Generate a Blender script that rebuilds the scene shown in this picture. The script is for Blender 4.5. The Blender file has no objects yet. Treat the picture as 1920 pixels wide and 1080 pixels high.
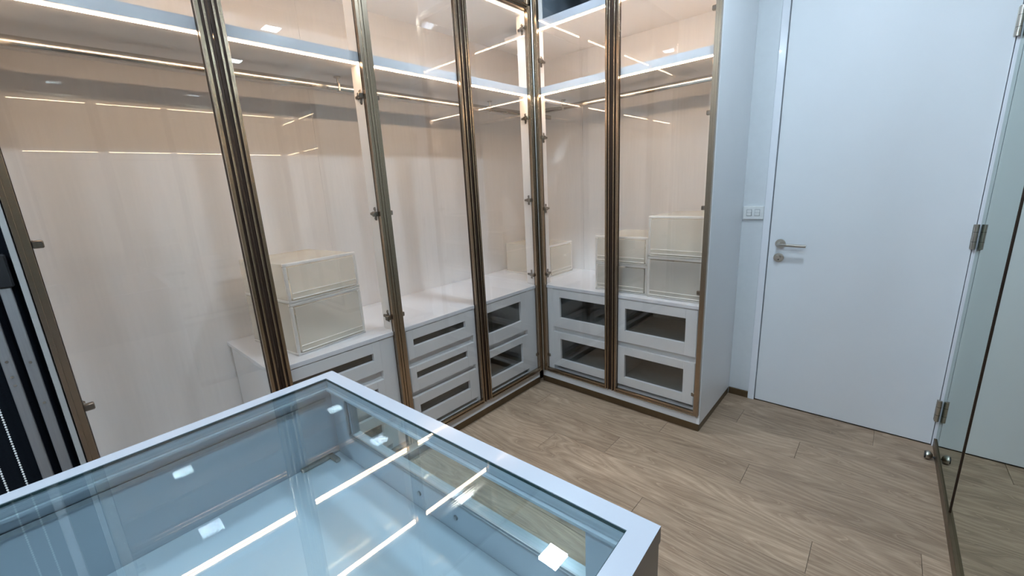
import bpy, bmesh, math, random
from mathutils import Vector, Matrix, Euler
random.seed(7)
S = bpy.context.scene
COL = S.collection

# ------------------------------------------------------------------ camera
def set_camera():
    yaw, pitch, roll, fpx = .741, -.237, -.052, 780.5
    f = Vector((-math.sin(yaw)*math.cos(pitch), math.cos(yaw)*math.cos(pitch), math.sin(pitch)))
    rt = Vector((math.cos(yaw), math.sin(yaw), 0)); up = rt.cross(f)
    r2 = rt*math.cos(roll) + up*math.sin(roll); u2 = -rt*math.sin(roll) + up*math.cos(roll)
    cd = bpy.data.cameras.new('camera'); co = bpy.data.objects.new('camera', cd); COL.objects.link(co)
    cd.sensor_width = 36; cd.lens = 36*fpx/1920; cd.clip_start = .02
    M = Matrix((r2, u2, -f)).transposed().to_4x4(); M.translation = Vector((1.744, -2.2, 1.395))
    co.matrix_world = M; S.camera = co
set_camera()

# ------------------------------------------------------------------ world, lights, exposure
W = bpy.data.worlds.new('world'); S.world = W; W.use_nodes = True
W.node_tree.nodes['Background'].inputs[0].default_value = (.55, .75, 1, 1)
W.node_tree.nodes['Background'].inputs[1].default_value = .05
S.view_settings.view_transform = 'Standard'; S.view_settings.look = 'None'
S.view_settings.gamma = 1; S.view_settings.use_curve_mapping = False
S.view_settings.exposure = 0.47
COOL = (.66, .835, 1.0); COOL_L = 290.0       # square ceiling downlights
WARM = (1.0, .72, .48); WARM_L = 36.0       # LED strips under the shelves
CEIL = 2.88
S.cycles.max_bounces = 14; S.cycles.transparent_max_bounces = 40
S.cycles.glossy_bounces = 8; S.cycles.diffuse_bounces = 8; S.cycles.caustics_reflective = False; S.cycles.sample_clamp_indirect = 40

# ------------------------------------------------------------------ materials
def nt(name):
    m = bpy.data.materials.new(name); m.use_nodes = True
    t = m.node_tree; t.nodes.clear()
    return m, t, t.nodes.new('ShaderNodeOutputMaterial')
def lin(c):
    return tuple(((v/255)/12.92 if v/255 <= .04045 else ((v/255+.055)/1.055)**2.4) for v in c)
def pbr(name, col, rough=.5, metal=0, bump=0, scale=60, vary=.04, spec=.5, coat=0, stretch=(1,1,1), nd=4):
    m, t, out = nt(name); N = t.nodes; L = t.links
    b = N.new('ShaderNodeBsdfPrincipled'); L.new(b.outputs[0], out.inputs[0])
    b.inputs['Roughness'].default_value = rough; b.inputs['Metallic'].default_value = metal
    b.inputs['Specular IOR Level'].default_value = spec; b.inputs['Coat Weight'].default_value = coat
    tc = N.new('ShaderNodeTexCoord'); mp = N.new('ShaderNodeMapping'); mp.inputs['Scale'].default_value = stretch
    no = N.new('ShaderNodeTexNoise'); no.inputs['Scale'].default_value = scale; no.inputs['Detail'].default_value = nd
    L.new(tc.outputs['Object'], mp.inputs[0]); L.new(mp.outputs[0], no.inputs['Vector'])
    cr = N.new('ShaderNodeValToRGB')
    cr.color_ramp.elements[0].position = .3; cr.color_ramp.elements[1].position = .7
    cr.color_ramp.elements[0].color = (*[max(0, c*(1-vary)) for c in col], 1)
    cr.color_ramp.elements[1].color = (*[min(1, c*(1+vary)) for c in col], 1)
    L.new(no.outputs['Fac'], cr.inputs[0]); L.new(cr.outputs[0], b.inputs['Base Color'])
    if bump:
        bp = N.new('ShaderNodeBump'); bp.inputs['Strength'].default_value = bump; bp.inputs['Distance'].default_value = .002
        L.new(no.outputs['Fac'], bp.inputs['Height']); L.new(bp.outputs[0], b.inputs['Normal'])
    return m
def glass(name, tint=(1,1,1), ior=1.5, rough=0.0, film=0.0, filmcol=(.8,.8,.8)):
    m, t, out = nt(name); N = t.nodes; L = t.links
    fr = N.new('ShaderNodeFresnel'); ge = N.new('ShaderNodeNewGeometry'); io = N.new('ShaderNodeMapRange')
    io.inputs['To Min'].default_value = ior; io.inputs['To Max'].default_value = 1/ior      # same reflectance on both faces of the pane
    L.new(ge.outputs['Backfacing'], io.inputs['Value']); L.new(io.outputs[0], fr.inputs['IOR'])
    tr = N.new('ShaderNodeBsdfTransparent'); tr.inputs[0].default_value = (*tint, 1)
    gl = N.new('ShaderNodeBsdfGlossy'); gl.inputs['Roughness'].default_value = rough
    mx = N.new('ShaderNodeMixShader'); L.new(fr.outputs[0], mx.inputs[0]); L.new(tr.outputs[0], mx.inputs[1]); L.new(gl.outputs[0], mx.inputs[2])
    last = mx
    if film:
        df = N.new('ShaderNodeBsdfDiffuse'); df.inputs[0].default_value = (*filmcol, 1)
        m2 = N.new('ShaderNodeMixShader'); m2.inputs[0].default_value = film
        L.new(mx.outputs[0], m2.inputs[1]); L.new(df.outputs[0], m2.inputs[2]); last = m2
    L.new(last.outputs[0], out.inputs[0]); return m
def frosted(name, col, trans, rough=.25):
    m, t, out = nt(name); N = t.nodes; L = t.links
    tr = N.new('ShaderNodeBsdfTransparent'); tr.inputs[0].default_value = (.97, .96, .93, 1)
    pb = N.new('ShaderNodeBsdfPrincipled'); pb.inputs['Base Color'].default_value = (*col, 1); pb.inputs['Roughness'].default_value = rough
    tl = N.new('ShaderNodeBsdfTranslucent'); tl.inputs[0].default_value = (*col, 1)
    a = N.new('ShaderNodeMixShader'); a.inputs[0].default_value = .45; L.new(pb.outputs[0], a.inputs[1]); L.new(tl.outputs[0], a.inputs[2])
    tc = N.new('ShaderNodeTexCoord'); no = N.new('ShaderNodeTexNoise'); no.inputs['Scale'].default_value = 7
    L.new(tc.outputs['Object'], no.inputs['Vector'])
    mr = N.new('ShaderNodeMapRange'); mr.inputs['To Min'].default_value = trans-.06; mr.inputs['To Max'].default_value = trans+.06
    L.new(no.outputs['Fac'], mr.inputs['Value'])
    b = N.new('ShaderNodeMixShader'); L.new(mr.outputs[0], b.inputs[0]); L.new(a.outputs[0], b.inputs[1]); L.new(tr.outputs[0], b.inputs[2])
    L.new(b.outputs[0], out.inputs[0]); return m
def emis(name, col, st):
    m, t, out = nt(name); e = t.nodes.new('ShaderNodeEmission')
    e.inputs[0].default_value = (*col, 1); e.inputs[1].default_value = st
    t.links.new(e.outputs[0], out.inputs[0]); return m
def mirror(name, tint):
    m, t, out = nt(name); g = t.nodes.new('ShaderNodeBsdfGlossy')
    g.inputs[0].default_value = (*tint, 1); g.inputs['Roughness'].default_value = .0
    t.links.new(g.outputs[0], out.inputs[0]); return m
def wood(name):
    m, t, out = nt(name); N = t.nodes; L = t.links
    b = N.new('ShaderNodeBsdfPrincipled'); L.new(b.outputs[0], out.inputs[0])
    b.inputs['Roughness'].default_value = .42; b.inputs['Specular IOR Level'].default_value = .35
    tc = N.new('ShaderNodeTexCoord'); oi = N.new('ShaderNodeObjectInfo')
    mu = N.new('ShaderNodeVectorMath'); mu.operation = 'SCALE'
    cb = N.new('ShaderNodeCombineXYZ'); L.new(oi.outputs['Random'], cb.inputs[0]); L.new(oi.outputs['Random'], cb.inputs[1])
    L.new(oi.outputs['Random'], cb.inputs[2]); L.new(cb.outputs[0], mu.inputs[0]); mu.inputs['Scale'].default_value = 37.
    ad = N.new('ShaderNodeVectorMath'); L.new(tc.outputs['Object'], ad.inputs[0]); L.new(mu.outputs[0], ad.inputs[1])
    def noise(sc, det, rough=.5, st=(1,1,1), dist=0):
        mp = N.new('ShaderNodeMapping'); mp.inputs['Scale'].default_value = st; L.new(ad.outputs[0], mp.inputs[0])
        n = N.new('ShaderNodeTexNoise'); n.inputs['Scale'].default_value = sc; n.inputs['Detail'].default_value = det
        n.inputs['Roughness'].default_value = rough; n.inputs['Distortion'].default_value = dist
        L.new(mp.outputs[0], n.inputs['Vector']); return n
    # growth rings: contour lines of a stretched noise make the cathedral figure
    rg = noise(1.0, 1.6, .4, (1.1, 7.0, 1), .3)
    ml = N.new('ShaderNodeMath'); ml.operation = 'MULTIPLY'; ml.inputs[1].default_value = 15; L.new(rg.outputs['Fac'], ml.inputs[0])
    fc = N.new('ShaderNodeMath'); fc.operation = 'FRACT'; L.new(ml.outputs[0], fc.inputs[0])
    fr = N.new('ShaderNodeValToRGB'); e = fr.color_ramp.elements
    e[0].position = 0; e[0].color = (.42, .42, .42, 1); e[1].position = 1; e[1].color = (0, 0, 0, 1)
    x = e.new(.30); x.color = (0, 0, 0, 1); x = e.new(.90); x.color = (.42, .42, .42, 1)
    L.new(fc.outputs[0], fr.inputs[0])
    fine = noise(9, 7, .7, (1.4, 26, 1)); big = noise(1.6, 4, .55, (1.2, 4, 1)); kn = noise(3.2, 3, .5, (1, 3.2, 1), .6)
    base = N.new('ShaderNodeValToRGB'); e = base.color_ramp.elements
    e[0].position = .25; e[0].color = (.29, .198, .130, 1); e[1].position = .78; e[1].color = (.57, .418, .292, 1)
    L.new(fine.outputs['Fac'], base.inputs[0])
    def mixc(fac, a, col, mode='MULTIPLY', amt=None):
        mm = N.new('ShaderNodeMix'); mm.data_type = 'RGBA'; mm.blend_type = mode
        if amt is not None: mm.inputs[0].default_value = amt
        else: L.new(fac, mm.inputs[0])
        L.new(a, mm.inputs[6])
        if isinstance(col, tuple): mm.inputs[7].default_value = (*col, 1)
        else: L.new(col, mm.inputs[7])
        return mm.outputs[2]
    c = mixc(fr.outputs[0], base.outputs[0], (.29, .205, .15))
    br = N.new('ShaderNodeValToRGB'); br.color_ramp.elements[0].position = .3; br.color_ramp.elements[0].color = (.70, .68, .66, 1)
    br.color_ramp.elements[1].position = .7; br.color_ramp.elements[1].color = (1.12, 1.12, 1.12, 1); L.new(big.outputs['Fac'], br.inputs[0])
    c = mixc(None, c, br.outputs[0], amt=.8)
    kr = N.new('ShaderNodeValToRGB'); kr.color_ramp.elements[0].position = .66; kr.color_ramp.elements[0].color = (0, 0, 0, 1)
    kr.color_ramp.elements[1].position = .78; kr.color_ramp.elements[1].color = (.8, .8, .8, 1); L.new(kn.outputs['Fac'], kr.inputs[0])
    c = mixc(kr.outputs[0], c, (.33, .25, .20))
    rr = N.new('ShaderNodeMapRange'); rr.inputs['To Min'].default_value = .92; rr.inputs['To Max'].default_value = 1.08
    L.new(oi.outputs['Random'], rr.inputs['Value']); vm = N.new('ShaderNodeVectorMath'); vm.operation = 'SCALE'
    L.new(c, vm.inputs[0]); L.new(rr.outputs[0], vm.inputs['Scale']); L.new(vm.outputs[0], b.inputs['Base Color'])
    bp = N.new('ShaderNodeBump'); bp.inputs['Strength'].default_value = .12; bp.inputs['Distance'].default_value = .001
    L.new(fine.outputs['Fac'], bp.inputs['Height']); L.new(bp.outputs[0], b.inputs['Normal'])
    return m

WHITE = pbr('white_laminate', (.80, .80, .80), .38, vary=.012, scale=4, bump=.02)
PANELM = pbr('white_laminate_lit', (.90, .905, .91), .35, vary=.008, scale=4)  # white laminate lightened to carry the extra light on the end panel
FINM = pbr('warm_white_fin', (.86, .82, .78), .4, vary=.01, scale=5)
INNER = pbr('white_cabinet_interior', (.84, .81, .785), .42, vary=.02, scale=90, stretch=(1, 1, .06))
ISLW = pbr('white_lacquer_darkened', (.43, .455, .50), .16, vary=.01, scale=3, coat=.2)  # gloss white darkened in colour so the downlights do not overexpose it
GLOSSW = pbr('gloss_white_lacquer', (.82, .83, .86), .16, vary=.01, scale=3, coat=.2)
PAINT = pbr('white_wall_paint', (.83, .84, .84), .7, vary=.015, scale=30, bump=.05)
PAINTF = pbr('white_wall_paint_shaded', (.69, .71, .72), .7, vary=.015, scale=30, bump=.05)  # the white wall paint darkened, shade of the far wall in its colour
EDGEM = pbr('light_grey_edging', (.42, .41, .39), .5, vary=.02)
DOORM = pbr('white_door_lacquer', (.80, .81, .82), .45, vary=.008, scale=5)
BRONZE = pbr('champagne_bronze_aluminium', (.36, .28, .205), .25, 1, vary=.02, scale=6)
CORNERM = pbr('steel_grey_aluminium', (.38, .38, .37), .22, 1, vary=.02, scale=6)
HINGEM = pbr('dark_nickel_hinge', (.24, .205, .17), .32, 1, vary=.05, scale=80)
BRONZED = pbr('dark_bronze_groove', (.045, .026, .018), .4, .5, vary=.1, scale=20)
PLINTH = pbr('bronze_plinth', (.15, .105, .06), .38, .75, vary=.08, scale=30)
NICKEL = pbr('satin_nickel', (.50, .46, .41), .28, 1, vary=.05, scale=80)
CHROME = pbr('polished_chrome', (.58, .55, .50), .16, 1, vary=.03, scale=20)
STEEL = pbr('grey_anodised_aluminium', (.34, .34, .35), .45, .7, vary=.05, scale=60, stretch=(4, 4, .2))
BLACK = pbr('black_blind_fabric', (.006, .008, .012), .85, vary=.2, scale=200, bump=.1, spec=.12)
BLACKP = pbr('black_plastic', (.012, .012, .014), .4)
NAVY = pbr('unlit_interior_navy', (.11, .135, .16), .6, vary=.12, scale=8)  # dark blue stands for the darkness of the unlit top compartments
DGREY = pbr('grey_drawer_lining', (.42, .42, .42), .5, vary=.05, scale=30)
CLEAR = glass('clear_door_glass', (.982, .975, .968), 1.52)
SMOKE = glass('grey_drawer_glass', (.80, .83, .83), 1.6)
GREEN = glass('greenish_island_glass', (.93, .985, .985), 1.58)
GEDGE = glass('green_glass_edge', (.15, .28, .28), 1.5, .1, .6, (.05, .09, .09))
FROST = frosted('frosted_plastic', (.97, .94, .89), .50)
FROSTW = frosted('milky_plastic', (.97, .95, .92), .03)
CLOTH = pbr('pale_folded_cloth', (.78, .75, .68), .9, vary=.22, scale=9, bump=.3)
CLOTHG = pbr('grey_folded_cloth', (.58, .56, .52), .9, vary=.4, scale=8, bump=.3)
MIR1 = mirror('silver_mirror_dim', (.62, .68, .64)); MIR2 = mirror('silver_mirror', (.76, .80, .75))
SWITCHM = pbr('white_switch_plastic', (.80, .80, .78), .35)
RUBBER = pbr('black_rubber', (.02, .02, .02), .6)
LEDM = emis('warm_led', WARM, WARM_L); LAMPM = emis('cool_lamp', COOL, COOL_L)
WOOD = wood('oak_laminate_planks')
GROUT = pbr('dark_floor_joint', (.10, .075, .05), .8)

# ------------------------------------------------------------------ helpers
class MB:
    """collects shapes in a bmesh; .build links them as one object with its origin at its base"""
    def __init__(s): s.bm = bmesh.new()
    def box(s, a, b, bev=0, seg=1):
        x0, x1 = sorted((a[0], b[0])); y0, y1 = sorted((a[1], b[1])); z0, z1 = sorted((a[2], b[2]))
        t = bmesh.new(); bmesh.ops.create_cube(t, size=1)
        for v in t.verts: v.co = Vector(((x0+x1)/2+v.co.x*(x1-x0), (y0+y1)/2+v.co.y*(y1-y0), (z0+z1)/2+v.co.z*(z1-z0)))
        if bev: bmesh.ops.bevel(t, geom=t.edges[:], offset=min(bev, .49*min(x1-x0, y1-y0, z1-z0)), segments=seg, affect='EDGES', profile=.5)
        s._merge(t); return s
    def _merge(s, t):
        me = bpy.data.meshes.new('t'); t.to_mesh(me); t.free(); s.bm.from_mesh(me); bpy.data.meshes.remove(me)
    def cyl(s, c, axis, r, h, seg=24, r2=None, bev=0):
        t = bmesh.new(); bmesh.ops.create_cone(t, cap_ends=True, segments=seg, radius1=r, radius2=r if r2 is None else r2, depth=h)
        if bev: bmesh.ops.bevel(t, geom=[e for e in t.edges if e.calc_face_angle(0) > .9], offset=bev, segments=2, affect='EDGES')
        q = Vector((0, 0, 1)).rotation_difference(Vector(axis)); bmesh.ops.transform(t, matrix=Matrix.Translation(Vector(c)) @ q.to_matrix().to_4x4(), verts=t.verts)
        s._merge(t); return s
    def ball(s, c, r, sc=(1,1,1), seg=16):
        t = bmesh.new(); bmesh.ops.create_uvsphere(t, u_segments=seg, v_segments=seg//2, radius=r)
        for v in t.verts: v.co = Vector((c[0]+v.co.x*sc[0], c[1]+v.co.y*sc[1], c[2]+v.co.z*sc[2]))
        s._merge(t); return s
    def tube(s, pts, r, seg=10):
        pts = [Vector(p) for p in pts]; rings = []
        for i, p in enumerate(pts):
            d = (pts[min(i+1, len(pts)-1)]-pts[max(i-1, 0)]).normalized(); q = Vector((0, 0, 1)).rotation_difference(d)
            rings.append([s.bm.verts.new(p+q @ Vector((r*math.cos(2*math.pi*k/seg), r*math.sin(2*math.pi*k/seg), 0))) for k in range(seg)])
        for a, b in zip(rings, rings[1:]):
            for k in range(seg): s.bm.faces.new((a[k], a[(k+1) % seg], b[(k+1) % seg], b[k]))
        s.bm.faces.new(rings[0][::-1]); s.bm.faces.new(rings[-1]); return s
    def build(s, name, mat, parent=None, smooth=False, kind=None):
        bmesh.ops.recalc_face_normals(s.bm, faces=s.bm.faces[:])
        xs = [v.co for v in s.bm.verts]
        lo = Vector([min(v[i] for v in xs) for i in range(3)]); hi = Vector([max(v[i] for v in xs) for i in range(3)])
        c = Vector(((lo.x+hi.x)/2, (lo.y+hi.y)/2, lo.z))
        for v in s.bm.verts: v.co -= c
        me = bpy.data.meshes.new(name); s.bm.to_mesh(me); s.bm.free()
        for p in me.polygons: p.use_smooth = smooth
        me.materials.append(mat); o = bpy.data.objects.new(name, me); COL.objects.link(o)
        o['wc'] = tuple(c)
        if parent is not None:
            o.parent = parent; base = Vector(parent['wc']) if 'wc' in parent else Vector((0, 0, 0)); o.location = c-base
        else: o.location = c
        if smooth:
            md = o.modifiers.new('edge', 'EDGE_SPLIT'); md.split_angle = .7
        if kind: o['kind'] = kind
        return o
def tag(o, label, cat, group=None):
    o['label'] = label; o['category'] = cat
    if group: o['group'] = group
    return o
def thing(name, loc, label, cat, group=None, local=False, rz=0):
    o = bpy.data.objects.new(name, None); COL.objects.link(o); o.location = loc; o.rotation_euler = (0, 0, rz)
    o['wc'] = (0, 0, 0) if local else tuple(loc); o.empty_display_size = .1
    return tag(o, label, cat, group)
def struct(o): o['kind'] = 'structure'; return o
def copy_of(src, loc, parent):
    c = src.copy(); COL.objects.link(c); c.parent = parent
    c['wc'] = tuple(loc); c.location = Vector(loc)-Vector(parent['wc']); return c

# ------------------------------------------------------------------ room shell
NEAR = -3.7
ob = MB().box((-.66, NEAR, -.12), (2.2, .66, -.012)).build('floor', GROUT); struct(ob); floor = ob
# oak planks, running along x
PW, PL = .178, 1.22
plank_mesh = {}
row = 0; y = .60
while y > NEAR:
    y1 = max(y-PW, NEAR); off = [0.02, .62, .31, .93, .47, 1.08, .17, .78][row % 8]
    x = -.60-off
    while x < 2.12:
        a, b = max(x, -.60), min(x+PL, 2.12)
        if b-a > .02 and not (b < .0 and y1 > .0) :
            g = .0006; key = (round(b-a, 4), round(y-y1, 4))
            if key not in plank_mesh:
                o = MB().box((a+g, y1+g, -.012), (b-g, y-g, 0), .0007).build('plank', WOOD, floor); plank_mesh[key] = o.data
            else:
                o = bpy.data.objects.new('plank', plank_mesh[key]); COL.objects.link(o); o.parent = floor
                o.location = Vector(((a+b)/2, (y+y1)/2, -.012))-Vector(floor['wc'])
        x += PL
    y = y1 if y1 > NEAR else NEAR-1; row += 1
struct(MB().box((-.66, NEAR-.05, CEIL), (2.2, .66, CEIL+.1)).build('ceiling', PAINT))
struct(MB().box((-.72, NEAR, 0), (-.62, .72, CEIL)).build('wall_left', PAINT))
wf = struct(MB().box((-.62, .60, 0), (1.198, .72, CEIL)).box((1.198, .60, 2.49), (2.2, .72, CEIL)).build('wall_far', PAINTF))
struct(MB().box((-.72, NEAR-.1, 0), (2.2, NEAR, CEIL)).build('wall_near', PAINT))
TH = .0105                                   # the mirror wall runs about half a degree off square
def right_side(o):                           # rotate an object standing on the right wall with it
    o.rotation_euler = (0, 0, TH)
    p = Vector((2.045, .6, 0)); l = Vector(o.location)
    o.location = p + Euler((0, 0, TH)).to_matrix() @ (l-p); return o
right_side(struct(MB().box((2.09, NEAR-.1, 0), (2.2, .60, CEIL)).build('wall_right', PAINT)))
right_side(struct(MB().box((2.046, NEAR, 0), (2.092, .598, .046), .001).build('baseboard_right', PLINTH)))
struct(MB().box((1.084, .590, 0), (1.199, .6, .043), .001).build('baseboard_far', PLINTH))

# room door
d = struct(MB().box((1.198, .586, 0), (1.2335, .70, 2.49), .0015).box((2.041, .590, 0), (2.060, .70, 2.49), .0015)
           .box((1.2335, .586, 2.455), (2.041, .70, 2.49), .0015).build('door_1', GLOSSW))
leaf = MB().box((1.2375, .597, .006), (2.0385, .637, 2.45), .001).build('door_leaf', DOORM, d)
MB().box((1.2335, .64, .0), (2.041, .66, 2.455)).build('gap_shade_sheet', BLACKP, d)  # black sheet behind the leaf stands in for the shade in its gaps
h = MB().cyl((1.293, .593, 1.003), (0, 1, 0), .026, .009, 32, bev=.002).build('handle_rosette', NICKEL, leaf, True)
MB().tube([(1.287, .590, 1.001), (1.287, .556, 1.001), (1.289, .549, 1.001), (1.296, .546, 1.001), (1.42, .546, 1.0)], .0085, 16).build('lever_handle', NICKEL, leaf, True)
MB().cyl((1.291, .593, .922), (0, 1, 0), .026, .009, 32, bev=.002).cyl((1.288, .580, .928), (0, 1, 0), .012, .022, 20, bev=.002).build('lock_rosette', NICKEL, leaf, True)
MB().box((1.2885, .588, .908), (1.2935, .5872, .918), .001).build('keyhole', BLACKP, leaf)
for z in (.20, 1.072, 1.943):
    hb = MB()
    hb.cyl((2.040, .585, z), (0, 0, 1), .0085, .112, 16)
    hb.box((2.030, .5945, z-.055), (2.0385, .5975, z+.055))
    ho = hb.build('hinge', NICKEL, d, True)
    for q in (-.022, .022): MB().cyl((2.040, .585, z+q), (0, 0, 1), .0088, .0015, 16).build('knuckle_joint', BLACKP, ho)

# mirrors on the right wall
m1 = thing('wall_mirror', (2.052, .26, .046), 'tall mirror panel beside the white door, reflecting its hinges', 'mirror', 'mirror panels on the right wall')
MB().box((2.052, -.033, .047), (2.0525, .597, 2.86)).build('mirror_glass', MIR1, m1)
MB().box((2.0526, -.034, .0465), (2.068, .598, 2.861), .0005).build('mirror_backing', BRONZED, m1)
m2 = thing('wall_mirror', (2.067, -1.9, .046), 'wide mirror panel at the right picture edge, past the dark joint', 'mirror', 'mirror panels on the right wall')
MB().box((2.0562, NEAR+.03, .047), (2.0567, -.0355, 2.86)).build('mirror_glass', MIR2, m2)
MB().box((2.0568, NEAR+.03, .0465), (2.074, -.0355, 2.861), .0005).build('mirror_backing', BRONZED, m2)
right_side(m1); right_side(m2)

# ceiling downlights (they light the room and show as reflections)
for (x, y, nm) in ((.42, -.50, 'square ceiling downlight over the aisle nearest the wardrobe corner'),                 (1.60, -.50, 'square ceiling downlight in front of the white door'), (1.60, -1.85, 'square ceiling downlight above the photographer by the mirror'),
                (.42, -3.15, 'square ceiling downlight near the black blind'), (1.60, -3.15, 'square ceiling downlight in the near mirror corner')):
    l = thing('ceiling_downlight', (x, y, CEIL-.012), nm, 'light', 'square ceiling downlights')
    r = .067
    MB().box((x-r-.012, y-r-.012, CEIL-.010), (x-r, y+r+.012, CEIL-.0005)).box((x+r, y-r-.012, CEIL-.010), (x+r+.012, y+r+.012, CEIL-.0005))\
        .box((x-r, y-r-.012, CEIL-.010), (x+r, y-r, CEIL-.0005)).box((x-r, y+r, CEIL-.010), (x+r, y+r+.012, CEIL-.0005)).build('trim_ring', WHITE, l)
    MB().box((x-r, y-r, CEIL-.007), (x+r, y+r, CEIL-.003)).build('lamp_panel', LAMPM, l)

# ------------------------------------------------------------------ wardrobes
# local frame of a wardrobe row: u along the front, w out of the front towards the room, z up
def LM(u, w, z): return (w, u, z)             # left row: u = y, w = x
def RM(u, w, z): return (u, -w, z)            # right row: u = x, w = -y
CF = -.02                                     # carcass front plane (w)
def B(mb, F, u0, u1, w0, w1, z0, z1, bev=0): return mb.box(F(u0, w0, z0), F(u1, w1, z1), bev)

hinge_src = {}
def hinge(F, key, u, z, sgn, parent):
    """cross shaped concealed hinge screwed to the side of a fin; u: fin face, sgn: direction in u from the fin into the bay"""
    k = (key, sgn)
    if k not in hinge_src:
        m = MB(); ax = (0, 1, 0) if key == 'L' else (1, 0, 0)
        B(m, F, u+sgn*.0003, u+sgn*.004, -.064, -.050, z-.031, z+.031, .0035)          # winged plate
        B(m, F, u+sgn*.003, u+sgn*.012, -.088, -.022, z-.0075, z+.0075, .003)          # arm
        B(m, F, u+sgn*.010, u+sgn*.034, -.034, -.0165, z-.011, z+.011, .003)           # cup end at the pane frame
        m.cyl(F(u+sgn*.013, -.057, z), ax, .0115, .006, 16, bev=.0015)
        for q in (-.022, .022): m.cyl(F(u+sgn*.0045, -.057, z+q), ax, .0055, .004, 10)
        m.cyl(F(u+sgn*.0125, -.078, z), ax, .0048, .004, 10)
        o = m.build('hinge', HINGEM, parent, True); hinge_src[k] = (o, u, z); return o
    src, u0, z0 = hinge_src[k]; w0 = Vector(src['wc']); d = Vector(F(u, 0, z))-Vector(F(u0, 0, z0))
    return copy_of(src, w0+d, parent)

def glass_door(F, key, parent, uh, uo, z0, z1, hz, lab):
    """uh: hinge edge, uo: opening edge.  One door = aluminium frame with glass pane, grip strips and hinges"""
    s = 1 if uo > uh else -1
    m = MB(); g = .0015
    a = uh+s*g; b = uo-s*.0008
    ws, wh, rh = .026, .040, .024             # stile widths, rail height
    B(m, F, a, a+s*ws, -.017, .003, z0, z1, .0008)
    B(m, F, a, a+s*.011, .003, .007, z0, z1, .0008)
    B(m, F, b, b-s*.0385, -.017, -.0035, z0, z1, .0006)
    for q0, q1, w in ((.0265, .0385, .005), (.0105, .0175, .007)):
        B(m, F, b-s*q0, b-s*q1, -.0035, w, z0, z1, .0008)
    for zz, sg in ((z0, 1), (z1, -1)):
        B(m, F, a+s*ws, b-s*.0385, -.017, -.002, zz, zz+sg*rh, .0006)
        B(m, F, a+s*ws, b-s*.0385, -.002, .006, zz, zz+sg*.007, .0006)
        B(m, F, a+s*ws, b-s*.0385, -.002, .004, zz+sg*.013, zz+sg*rh, .0006)
    door = m.build('door', BRONZE, parent); door['label'] = lab
    mm = MB()
    for q0, q1 in ((.0175, .0265), (.0005, .0105)):
        B(mm, F, b-s*q0, b-s*q1, -.0035, -.0020, z0+.001, z1-.001)
    B(mm, F, a+s*(ws-.002), a+s*(ws+.0015), -.0195, -.017, z0+.01, z1-.01)
    B(mm, F, b-s*.0385, b-s*.040, -.0195, -.010, z0+.01, z1-.01)
    gr = mm.build('grip_groove', BRONZED, door); gr['label'] = 'dark recessed grooves of the finger grip'
    MB_ = MB(); B(MB_, F, a+s*(ws-.004), b-s*.0345, -.0125, -.0085, z0+rh-.004, z1-rh+.004); MB_.build('glass_pane', CLEAR, door)
    for u, z in hz: hinge(F, key, u, z, s, door)
    return door

BZ = .12                                      # top of the carcass floor
HL = (.226, .805, 1.307, 1.814, 2.321); HR = (.217, .805, 1.246, 1.694, 2.138, 2.58)
# --- left wardrobe
LTOP = 2.44; RTOP = 2.70
wl = thing('wardrobe', (-.3, -1.13, 0), 'long white wardrobe on the left wall with four bronze framed glass doors', 'wardrobe', 'glass fronted corner wardrobes')
F = LM
m = MB(); B(m, F, -2.262, -.02, CF, -.60, .043, BZ, .001); m.build('carcass_floor', WHITE, wl)
m = MB(); B(m, F, -2.262, -.021, CF-.001, -.08, 0, .043); m.build('plinth', PLINTH, wl)
for i, (a, b) in enumerate(((-2.244, -1.135), (-1.135, -.02), (-.02, .597))):
    m = MB(); B(m, F, a+.0002, b-.0002, -.600, -.612, BZ, LTOP, .0008); m.build('back_panel', INNER, wl)
m = MB(); B(m, F, -2.262, -2.244, CF, -.60, BZ, LTOP, .0008); m.build('side_panel', WHITE, wl)
m = MB(); B(m, F, -2.276, -2.2635, -.60, .004, .0, 2.43, .001); m.build('edge_strip', EDGEM, wl)
m = MB(); B(m, F, -1.151, -1.117, CF, -.112, .7345, 1.9455, .0008); B(m, F, -1.151, -1.117, CF, -.112, 1.9845, 2.4025, .0008); B(m, F, -1.151, -1.117, CF, -.112, BZ+.0005, .7115, .0008); m.build('front_fin', FINM, wl)
m = MB(); B(m, F, -.020, -.003, CF, -.102, BZ+.0005, .7115, .0008); B(m, F, -.020, -.003, CF, -.102, .7345, 2.4025, .0008); m.build('front_fin', FINM, wl)
sh = MB(); B(sh, F, -2.244, -.021, CF-.0005, -.60, 1.946, 1.984, .001); B(sh, F, -.021, .58, -.103, -.60, 1.946, 1.984, .001)
shl = sh.build('shelf', INNER, wl)
m = MB(); B(m, F, -2.244, -.021, CF+.0005, CF-.0005, 1.946, 1.984); m.build('shelf_edge', GLOSSW, wl)
sh = MB(); B(sh, F, -2.244, .58, CF, -.60, 2.403, LTOP, .001); sh.build('top_panel', WHITE, wl)
def led(F, a, b, z, parent, name='led_strip'):
    m = MB(); B(m, F, a, b, -.040, -.050, z-.0035, z-.0002); o = m.build(name, LEDM, parent); o['label'] = 'glowing warm white strip light'
for z in (1.946, 2.403):
    led(F, -2.240, -1.153, z, wl); led(F, -1.115, -.022, z, wl)
glass_door(F, 'L', wl, -2.262, -1.694, .102, 2.43, [(-2.244, z) for z in HL], 'leftmost glass door, hinged beside the black blind')
glass_door(F, 'L', wl, -1.134, -1.694, .102, 2.43, [(-1.151, z) for z in HL], 'glass door in front of the two stacked plastic boxes')
glass_door(F, 'L', wl, -1.134, -.573, .102, 2.43, [(-1.117, z) for z in HL], 'glass door in front of the three slotted drawers')
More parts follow.
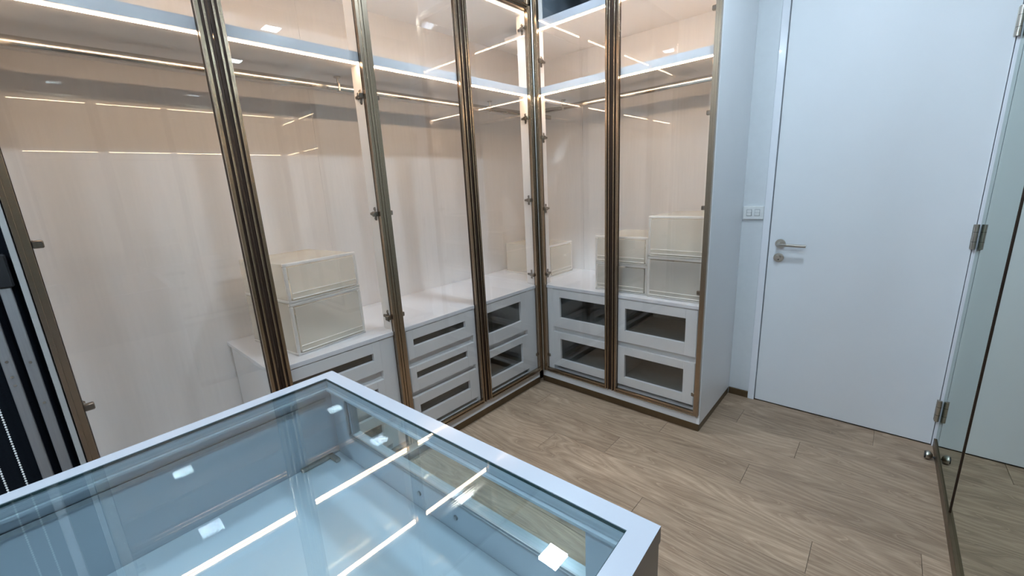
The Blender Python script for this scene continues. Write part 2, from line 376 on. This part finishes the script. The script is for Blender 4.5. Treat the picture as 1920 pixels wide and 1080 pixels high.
glass_door(F, 'L', wl, -.012, -.573, .102, 2.43, [(-.020, z) for z in HL], 'glass door of the left wardrobe next to the inner corner')
# unlit top cabinets above the left wardrobe
fp = thing('upper_cabinet', (-.3, -1.13, 2.442), 'dark unlit glass fronted cabinet above the left wardrobe doors', 'cabinet')
m = MB(); B(m, F, -2.262, -.012, -.40, -.41, 2.442, CEIL-.002); B(m, F, -2.262, -.012, CF, -.40, 2.442, 2.446); B(m, F, -2.262, -.012, CF, -.40, CEIL-.008, CEIL-.002)
for a in (-2.262, -.018): B(m, F, a, a+.006, CF, -.40, 2.446, CEIL-.008)
m.build('cabinet_body', NAVY, fp)  # navy colour stands in for the unlit interior
for a, b in ((-2.262, -1.698), (-1.698, -1.134), (-1.134, -.573), (-.573, -.012)):
    m = MB(); z0, z1 = 2.436, CEIL-.006; a += .0015; b -= .0015
    for q0, q1 in ((a, a+.028), (b-.028, b)): B(m, F, q0, q1, -.017, .004, z0, z1, .001)
    for q0, q1 in ((z0, z0+.026), (z1-.026, z1)): B(m, F, a+.028, b-.028, -.017, -.002, q0, q1, .001)
    B(m, F, a+.028, b-.028, -.002, .004, z0, z0+.008, .001)
    dd = m.build('door', BRONZE, fp); m = MB(); B(m, F, a+.024, b-.024, -.0125, -.0085, z0+.022, z1-.022); m.build('glass_pane', CLEAR, dd)

# --- right wardrobe
wr = thing('wardrobe', (.54, .3, 0), 'white wardrobe beside the room door with two bronze framed glass doors', 'wardrobe', 'glass fronted corner wardrobes')
F = RM
m = MB(); B(m, F, -.019, 1.064, CF, -.59, .043, BZ, .001); m.build('carcass_floor', WHITE, wr)
m = MB(); B(m, F, -.020, 1.080, CF-.001, -.08, 0, .043); m.box((1.06, .03, 0), (1.0815, .589, .0425)); m.build('plinth', PLINTH, wr)
for a, b in ((-.60, -.02), (-.02, 1.064)):
    m = MB(); B(m, F, a+.0008, b-.0008, -.588, -.598, BZ, RTOP, .0008); m.build('back_panel', INNER, wr)
m = MB(); B(m, F, 1.064, 1.083, CF, -.597, .043, CEIL-.002, .001); m.build('end_panel', PANELM, wr)
m = MB(); B(m, F, .003, .020, CF, -.086, BZ+.0005, .7115, .0008); B(m, F, .003, .020, CF, -.086, .7345, 2.669, .0008); m.build('front_fin', FINM, wr)
sh = MB(); B(sh, F, .021, 1.064, CF-.0005, -.588, 1.946, 1.984, .001); B(sh, F, -.019, .021, -.087, -.588, 1.946, 1.984, .001); sh.build('shelf', INNER, wr)
m = MB(); B(m, F, .021, 1.064, CF+.0005, CF-.0005, 1.946, 1.984); m.build('shelf_edge', GLOSSW, wr)
sh = MB(); B(sh, F, .021, 1.064, CF, -.588, 2.312, 2.354, .001); B(sh, F, -.30, .021, -.087, -.588, 2.312, 2.354, .001); sh.build('shelf', INNER, wr)
m = MB(); B(m, F, .021, 1.064, CF+.0005, CF-.0005, 2.312, 2.354); m.build('shelf_edge', ISLW, wr)  # same finish as the lower edge, darkened against the nearby downlight
m = MB(); B(m, F, -.30, 1.064, CF, -.588, 2.67, RTOP, .001); m.build('top_panel', WHITE, wr)
m = MB(); B(m, F, .021, 1.062, -.50, -.52, 2.356, 2.668); B(m, F, .021, .025, -.087, -.50, 2.356, 2.668); B(m, F, .026, 1.062, -.045, -.52, 2.660, 2.669)
m.build('unlit_niche_lining', NAVY, wr)['label'] = 'lining of the unlit top compartment, its darkness put into the colour'  # navy boards colour in the dark of the unlit niche
m = MB(); m.box((-.0125, -.0108, .102), (.0108, .0125, 2.43)); m.box((-.0125, .0005, 2.43), (.0108, .0125, 2.69)); m.cyl((.0138, -.0138, 1.396), (0, 0, 1), .0056, 2.588, 16); m.build('corner_post', CORNERM, wr)
led(F, .022, 1.060, 1.946, wr); led(F, .022, 1.060, 2.312, wr)
glass_door(F, 'R', wr, .012, .539, .102, 2.69, [(.020, z) for z in HR], 'glass door next to the inner corner')
glass_door(F, 'R', wr, 1.081, .539, .102, 2.69, [(1.064, z) for z in HR], 'glass door at the free end, in front of the plastic boxes')
fp = MB(); B(fp, F, -.01, 1.062, CF, -.58, RTOP+.001, CEIL-.002, .001)
tag(fp.build('filler_panel', WHITE), 'white filler board closing the gap above the right wardrobe', 'panel')

# --- worktop over the drawers, L shaped
ct = MB(); ct.box((-.598, -1.722, .7125), (CF+.004, .022, .7335), .0015); ct.box((-.598, .0225, .7125), (-.022, .586, .7335), .0015)
ct.box((-.0215, -CF-.004+.0005, .7125), (1.062, .586, .7335), .0015)
tag(ct.build('worktop', GLOSSW), 'L-shaped white worktop covering the drawers inside both glass wardrobes', 'worktop')

# --- drawer cabinets
def drawer_cabinet(F, u0, u1, s0, s1, drawers, win, label, open_side=None):
    c = Vector(F((u0+u1)/2, -.3, BZ)); t = thing('drawer_cabinet', c, label, 'drawers', 'white drawer cabinets behind the glass doors')
    m = MB()
    for a, b in ((u0, s0), (s1, u1)):
        B(m, F, a, b, CF-.002, -.57, BZ+.001, .712, .0006)
    B(m, F, s0, s1, -.555, -.57, BZ+.001, .712)
    for (za, zb) in zip([dd[1] for dd in drawers], [dd[0] for dd in drawers[1:]]): B(m, F, s0, s1, CF-.026, CF-.034, za-.012, zb+.012)
    m.build('cabinet_body', WHITE, t)
    zs = sorted(z for dd in drawers for z in dd)
    for i, (z0, z1) in enumerate(drawers):
        w = win[i]
        f = MB(); o = .0012; wi, wo = CF-.018, CF+.001
        B(f, F, s0+o, w[0], wi, wo, z0, z1, .001); B(f, F, w[1], s1-o, wi, wo, z0, z1, .001)
        B(f, F, w[0], w[1], wi, wo, z0, w[2], .001); B(f, F, w[0], w[1], wi, wo, w[3], z1, .001)
        dr = f.build('drawer', WHITE, t)
        g = MB(); B(g, F, w[0]-.006, w[1]+.006, wi-.006, wi-.002, w[2]-.006, w[3]+.006); g.build('glass_pane', SMOKE, dr)
        b = MB(); B(b, F, s0+.012, s1-.012, -.05, -.53, z0+.012, z0+.020)
        for a in (s0+.012, s1-.022): B(b, F, a, a+.010, -.05, -.53, z0+.020, z1-.02)
        B(b, F, s0+.022, s1-.022, -.52, -.53, z0+.020, z1-.02); b.build('drawer_box', DGREY, dr)
    return t
TD = [(.150, .336), (.368, .508), (.553, .708)]
def tw(a, b): return [(a, b, .226, .282), (a, b, .431, .472), (a, b, .617, .656)]
drawer_cabinet(LM, -1.716, -1.153, -1.700, -1.238, TD, tw(-1.662, -1.278), 'white cabinet of three slotted drawers under the stacked plastic boxes, behind the counter corner')
drawer_cabinet(LM, -1.115, -.596, -1.090, -.631, TD, tw(-1.050, -.689), 'white cabinet of three slotted drawers beside the floor, left of the corner pair')
TB = [(.152, .405), (.440, .708)]
drawer_cabinet(LM, -.594, -.0225, -.575, -.133, TB, [(-.508, -.194, .222, .360), (-.508, -.194, .518, .655)], 'white cabinet of two glass fronted drawers left of the inner corner')
drawer_cabinet(RM, .0225, .557, .084, .553, TB, [(.143, .495, .208, .358), (.143, .495, .512, .655)], 'white cabinet of two glass fronted drawers just right of the inner corner')
drawer_cabinet(RM, .559, 1.062, .562, 1.045, TB, [(.624, .982, .206, .356), (.624, .982, .512, .654)], 'white cabinet of two glass fronted drawers at the end near the room door')

# --- clothes rails
t = thing('clothes_rail', (-.29, -.9, 1.88), 'long chrome clothes rail under the shelf of the left wardrobe', 'rail', 'chrome clothes rails')
MB().box((-.298, -2.242, 1.884), (-.282, .56, 1.914), .003, 2).build('rail_bar', CHROME, t, True)
for y in (-1.128, -.10):
    MB().box((-.301, y-.005, 1.882), (-.279, y+.005, 1.918), .002).cyl((-.29, y, 1.929), (0, 0, 1), .004, .026, 10).cyl((-.29, y, 1.9435), (0, 0, 1), .016, .004, 16).build('bracket', NICKEL, t, True)
t = thing('clothes_rail', (.4, .29, 1.88), 'short chrome clothes rail under the shelf of the right wardrobe', 'rail', 'chrome clothes rails')
MB().box((-.275, .282, 1.884), (1.062, .298, 1.914), .003, 2).build('rail_bar', CHROME, t, True)
for x in (.02,):
    MB().box((x-.005, .279, 1.882), (x+.005, .301, 1.918), .002).cyl((x, .29, 1.929), (0, 0, 1), .004, .026, 10).cyl((x, .29, 1.9435), (0, 0, 1), .016, .004, 16).build('bracket', NICKEL, t, True)

# ------------------------------------------------------------------ frosted plastic storage drawers
def storage_box(loc, rz, w, dep, h, label, group, cloth=None, clab=''):
    """local: front faces -y, front left bottom corner at origin"""
    t = thing('storage_drawer', loc, label, 'storage box', group, local=True, rz=rz)
    e = .014
    m = MB()                                   # milky housing rails round the front and along the edges
    m.box((0, 0, 0), (e, dep, .012), .002).box((w-e, 0, 0), (w, dep, .012), .002).box((0, 0, h-.014), (w, .016, h), .004, 2)
    m.box((0, 0, .012), (e, .012, h-.014), .003).box((w-e, 0, .012), (w, .012, h-.014), .003).box((0, dep-.01, 0), (w, dep, .012), .002)
    m.box((0, .0, 0), (w, .014, .010), .003)
    m.build('front_frame', FROSTW, t)
    m = MB()
    m.box((.002, .012, .012), (.004, dep-.002, h-.006)).box((w-.004, .012, .012), (w-.002, dep-.002, h-.006)).box((.004, dep-.004, .012), (w-.004, dep-.002, h-.006))
    m.box((.002, .016, h-.006), (w-.002, dep-.002, h-.003)).build('housing', FROST, t)
    m = MB(); m.box((e+.003, -.002, .014), (w-e-.003, .001, h-.018), .001)
    dr = m.build('drawer_front', FROST, t)
    m = MB(); m.box((e+.004, -.007, .016), (w-e-.004, -.002, .021), .002).box((e+.004, -.006, .040), (w-e-.004, -.002, .044), .0015).build('grip_ridge', FROSTW, dr)
    m = MB(); m.box((e+.006, .003, .014), (w-e-.006, dep-.02, .017)).build('drawer_tray', FROST, t)
    if cloth:
        M = Matrix.Translation(Vector(loc)) @ Matrix.Rotation(rz, 4, 'Z')
        bm = bmesh.new(); bmesh.ops.create_grid(bm, x_segments=26, y_segments=26, size=.5)
        rnd = random.Random(int(1000*w)+int(h*777)+int(abs(loc[0])*91)); ph = [rnd.uniform(0, 6.3) for _ in range(6)]
        for v in bm.verts:
            a, b = v.co.x, v.co.y; r = max(abs(a), abs(b))*2
            f = max(0, 1-r**7)*(.72+.16*math.sin(7*a+ph[0])+.12*math.sin(9*b+ph[1])+.08*math.sin(17*a+11*b+ph[2])+.05*math.sin(31*a-19*b+ph[3]))
            x = e+.012+(a+.5)*(w-2*e-.024); yy = .012+(b+.5)*(dep-.045); v.co = M @ Vector((x, yy, .019+f*(h-.06)*cloth[1]))
        bmesh.ops.solidify(bm, geom=bm.faces[:], thickness=.002)
        k = MB(); k.bm.free(); k.bm = bm
        tag(k.build('folded_clothes', cloth[0], smooth=False), clab, 'clothes', 'folded clothes inside the plastic boxes')
    return t
G1 = 'stacked frosted plastic storage drawers'
rzB = math.pi/2 + math.atan2(-(-.080+.123), (1.586-1.246))*-1*-1
# front bottom corners measured at (-.080,-1.586) and (-.123,-1.246): the box is turned a little into the wardrobe
dirv = Vector((-.123+.080, 1.586-1.246, 0)); rzB = math.atan2(dirv.y, dirv.x)
wB = dirv.length
storage_box((-.080, -1.586, .734), rzB, wB, .40, .232, 'frosted plastic drawer box under another one, left wardrobe, on the worktop', G1, (CLOTH, .62), 'pale clothes inside the lower box of the left wardrobe stack')
storage_box((-.080, -1.586, .967), rzB, wB, .40, .170, 'frosted plastic drawer box on top of the stack in the left wardrobe', G1, (CLOTH, .35), 'pale clothes inside the upper box of the left wardrobe stack')
storage_box((.385, .078, .734), 0, .345, .40, .176, 'lower of the two small frosted drawer boxes left of the tall pair', G1, (CLOTHG, .8), 'greyish clothes inside the lower small box')
storage_box((.385, .078, .911), 0, .345, .40, .166, 'upper of the two small frosted drawer boxes left of the tall pair', G1, (CLOTHG, .75), 'greyish clothes inside the upper small box')
storage_box((.737, .062, .734), 0, .325, .40, .238, 'lower of the two tall frosted drawer boxes beside the end panel', G1, (CLOTHG, .85), 'greyish clothes inside the lower tall box')
storage_box((.737, .062, .973), 0, .325, .40, .228, 'upper of the two tall frosted drawer boxes beside the end panel', G1, (CLOTH, .8), 'pale clothes inside the upper tall box')
storage_box((-.080, .215, .734), math.pi/2, .30, .43, .232, 'single frosted drawer box standing in the blind corner of the wardrobes', G1)

# ------------------------------------------------------------------ glass topped island counter
IA = .040; IX, IY, IZ = .821, -1.825, 1.003
isl = thing('display_counter', (IX, IY, 0), 'white island counter with glass top and glazed display tray in the foreground', 'counter', local=True, rz=IA)
LW, LD = .768, 1.30                           # size along local x, along local -y
fr, FZ = .029, .022                           # frame width, thickness
m = MB(); T = IZ
def frame_ring(m, x0, x1, y0, y1, fx, fy, z0, z1, bev=0):
    m.box((x0, y1-fy, z0), (x1, y1, z1), bev).box((x0, y0, z0), (x1, y0+fy, z1), bev).box((x0, y0+fy, z0), (x0+fx, y1-fy, z1), bev).box((x1-fx, y0+fy, z0), (x1, y1-fy, z1), bev)
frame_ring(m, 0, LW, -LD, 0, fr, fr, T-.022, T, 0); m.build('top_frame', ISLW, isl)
m = MB(); m.box((fr+.0012, -LD+fr+.0012, T-.009), (LW-fr-.0012, -fr-.0012, T-.001), .0008)
gt = m.build('glass_top', GREEN, isl); gt['label'] = 'greenish clear glass set flush in the white frame'
m = MB(); q = fr+.0004; frame_ring(m, fr, LW-fr, -LD+fr, -fr, .0012, .0012, T-.0050, T-.0012); m.build('glass_seal', GEDGE, isl)
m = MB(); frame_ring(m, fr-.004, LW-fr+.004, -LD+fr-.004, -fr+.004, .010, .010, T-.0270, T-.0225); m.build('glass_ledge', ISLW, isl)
WZ0, WZ1 = .884, .976                         # side window heights
# side walls: glazed front (towards the right wardrobe) and the other three
m = MB(); wx0, wx1 = .098, .680
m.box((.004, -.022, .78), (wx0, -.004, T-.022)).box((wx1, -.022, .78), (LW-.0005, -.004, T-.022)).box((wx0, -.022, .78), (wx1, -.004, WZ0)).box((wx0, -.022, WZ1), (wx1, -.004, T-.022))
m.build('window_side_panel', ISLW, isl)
m = MB(); m.box((wx0-.004, -.0155, WZ0-.006), (wx1+.004, -.0105, WZ1+.004)); m.build('side_glass', GREEN, isl)
m = MB(); m.box((wx0-.012, -.0265, WZ0-.008), (wx1+.012, -.0225, WZ0-.002), .001).box((wx0-.012, -.0275, WZ0-.002), (wx0-.004, -.0225, WZ1-.004), .001).box((wx0-.004, -.0255, WZ0-.002), (wx1+.012, -.0225, WZ0+.002)); m.build('glazing_bead', STEEL, isl)
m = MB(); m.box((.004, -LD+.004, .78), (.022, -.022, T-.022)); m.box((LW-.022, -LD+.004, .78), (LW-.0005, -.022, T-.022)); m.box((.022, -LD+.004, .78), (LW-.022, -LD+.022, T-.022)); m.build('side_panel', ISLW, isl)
m = MB(); m.box((.0225, -LD+.06, .948), (.0245, -.035, .956)); m.build('shadow_recess_strip', STEEL, isl)  # grey strip colours in the shadow recess, read as an unlit LED profile
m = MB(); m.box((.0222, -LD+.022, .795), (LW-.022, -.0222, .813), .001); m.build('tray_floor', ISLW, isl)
m = MB(); m.box((.024, -.115, .8135), (.036, -.040, .8215), .003, 2).box((.024, -.052, .8135), (.062, -.040, .8215), .003, 2); m.build('tray_lifting_bracket', NICKEL, isl)
for x in (.325, .425):
    m = MB(); m.cyl((x, -.0235, .845), (0, 1, 0), .0045, .003, 16); m.build('screw', STEEL, isl, True)
# cabinet body below the tray
m = MB(); m.box((.0005, -LD+.0005, .06), (LW-.0005, -.0005, .779), .001); m.build('cabinet_body', WHITE, isl)
m = MB(); m.box((.03, -LD+.03, 0), (LW-.03, -.03, .06)); m.build('plinth', PLINTH, isl)

# ------------------------------------------------------------------ light switch, door stopper
t = thing('light_switch', (1.143, .598, 1.138), 'white double light switch on the narrow wall beside the door', 'switch')
MB().box((1.088, .587, 1.139), (1.1965, .5995, 1.217), .005, 3).build('wall_plate', SWITCHM, t)
for x in (1.121, 1.163):
    MB().box((x-.0135, .5862, 1.160), (x+.0135, .5872, 1.198), .0004).build('rocker_surround', STEEL, t)
    m = MB(); m.box((x-.012, .5830, 1.162), (x+.012, .5866, 1.179), .001); m.box((x-.012, .5852, 1.180), (x+.012, .5866, 1.196), .0006); m.build('rocker', SWITCHM, t)
t = thing('door_stopper', (2.016, .445, 0), 'small half-dome satin metal door stopper on the floor by the mirror', 'door stop')
m = MB(); m.ball((0, 0, 0), .021, (1, 1, 1), 24)
for v in m.bm.verts:
    v.co.z = v.co.z*1.0
    if v.co.x < -.004: v.co.x = -.004+(v.co.x+.004)*.1
    v.co = Vector((2.018+v.co.x, .445+v.co.y, .022+v.co.z))
m.build('dome', NICKEL, t, True)
MB().cyl((2.012, .445, .022), (1, 0, 0), .017, .006, 20).build('rubber_pad', RUBBER, t, True)
MB().tube([(2.036, .445, .018), (2.0445, .443, .016)], .003).cyl((2.0445, .443, .016), (1, 0, 0), .007, .003, 14).build('fixing_stem', RUBBER, t, True)

# ------------------------------------------------------------------ black blind at the far left
t = thing('roller_blind', (-.02, -2.6, 0), 'black blackout blind with grey side rails beyond the leftmost wardrobe door', 'blind')
MB().box((-.05, -3.40, .02), (-.04, -2.279, 2.5)).build('blackout_panel', BLACK, t)
def rail(u, z0, z1, tip, lean):
    m = MB(); m.box((-.0395, u-.011, z0), (-.012, u+.011, z1), .002)
    return m.build('side_rail', STEEL, t)
r1 = rail(-2.305, .03, 1.20, 0, 0); r2 = rail(-2.345, .03, 2.4, 0, 0)
for rr_, uu, zz in ((r1, -2.305, .86), (r2, -2.345, 1.0), (r2, -2.345, .955), (r2, -2.345, .93), (r1, -2.305, .985)):
    MB().cyl((-.0115, uu, zz), (1, 0, 0), .0035, .002, 12).build('screw', CHROME, rr_, True)
MB().box((-.0395, -2.33, 1.20), (-.006, -2.286, 1.29), .004).build('end_bracket', BLACKP, t)
for u in (-2.386, -2.422):
    m = MB(); z = .10
    while z < 2.3:
        bm_t = bmesh.new(); bmesh.ops.create_icosphere(bm_t, subdivisions=1, radius=.0028)
        for v in bm_t.verts: v.co += Vector((-.012, u, z))
        m._merge(bm_t); z += .0075
    m.tube([(-.012, u, .10), (-.012, u, 2.3)], .0008, 5)
    c = m.build('bead_chain', SWITCHM, t, True); c['kind'] = 'stuff'; c['label'] = 'white bead chain of the blind'
MB().box((-.06, -3.40, 2.42), (-.0, -2.279, 2.52), .004).build('blind_cassette', BLACKP, t)

for o in bpy.data.objects:
    if 'wc' in o: del o['wc']
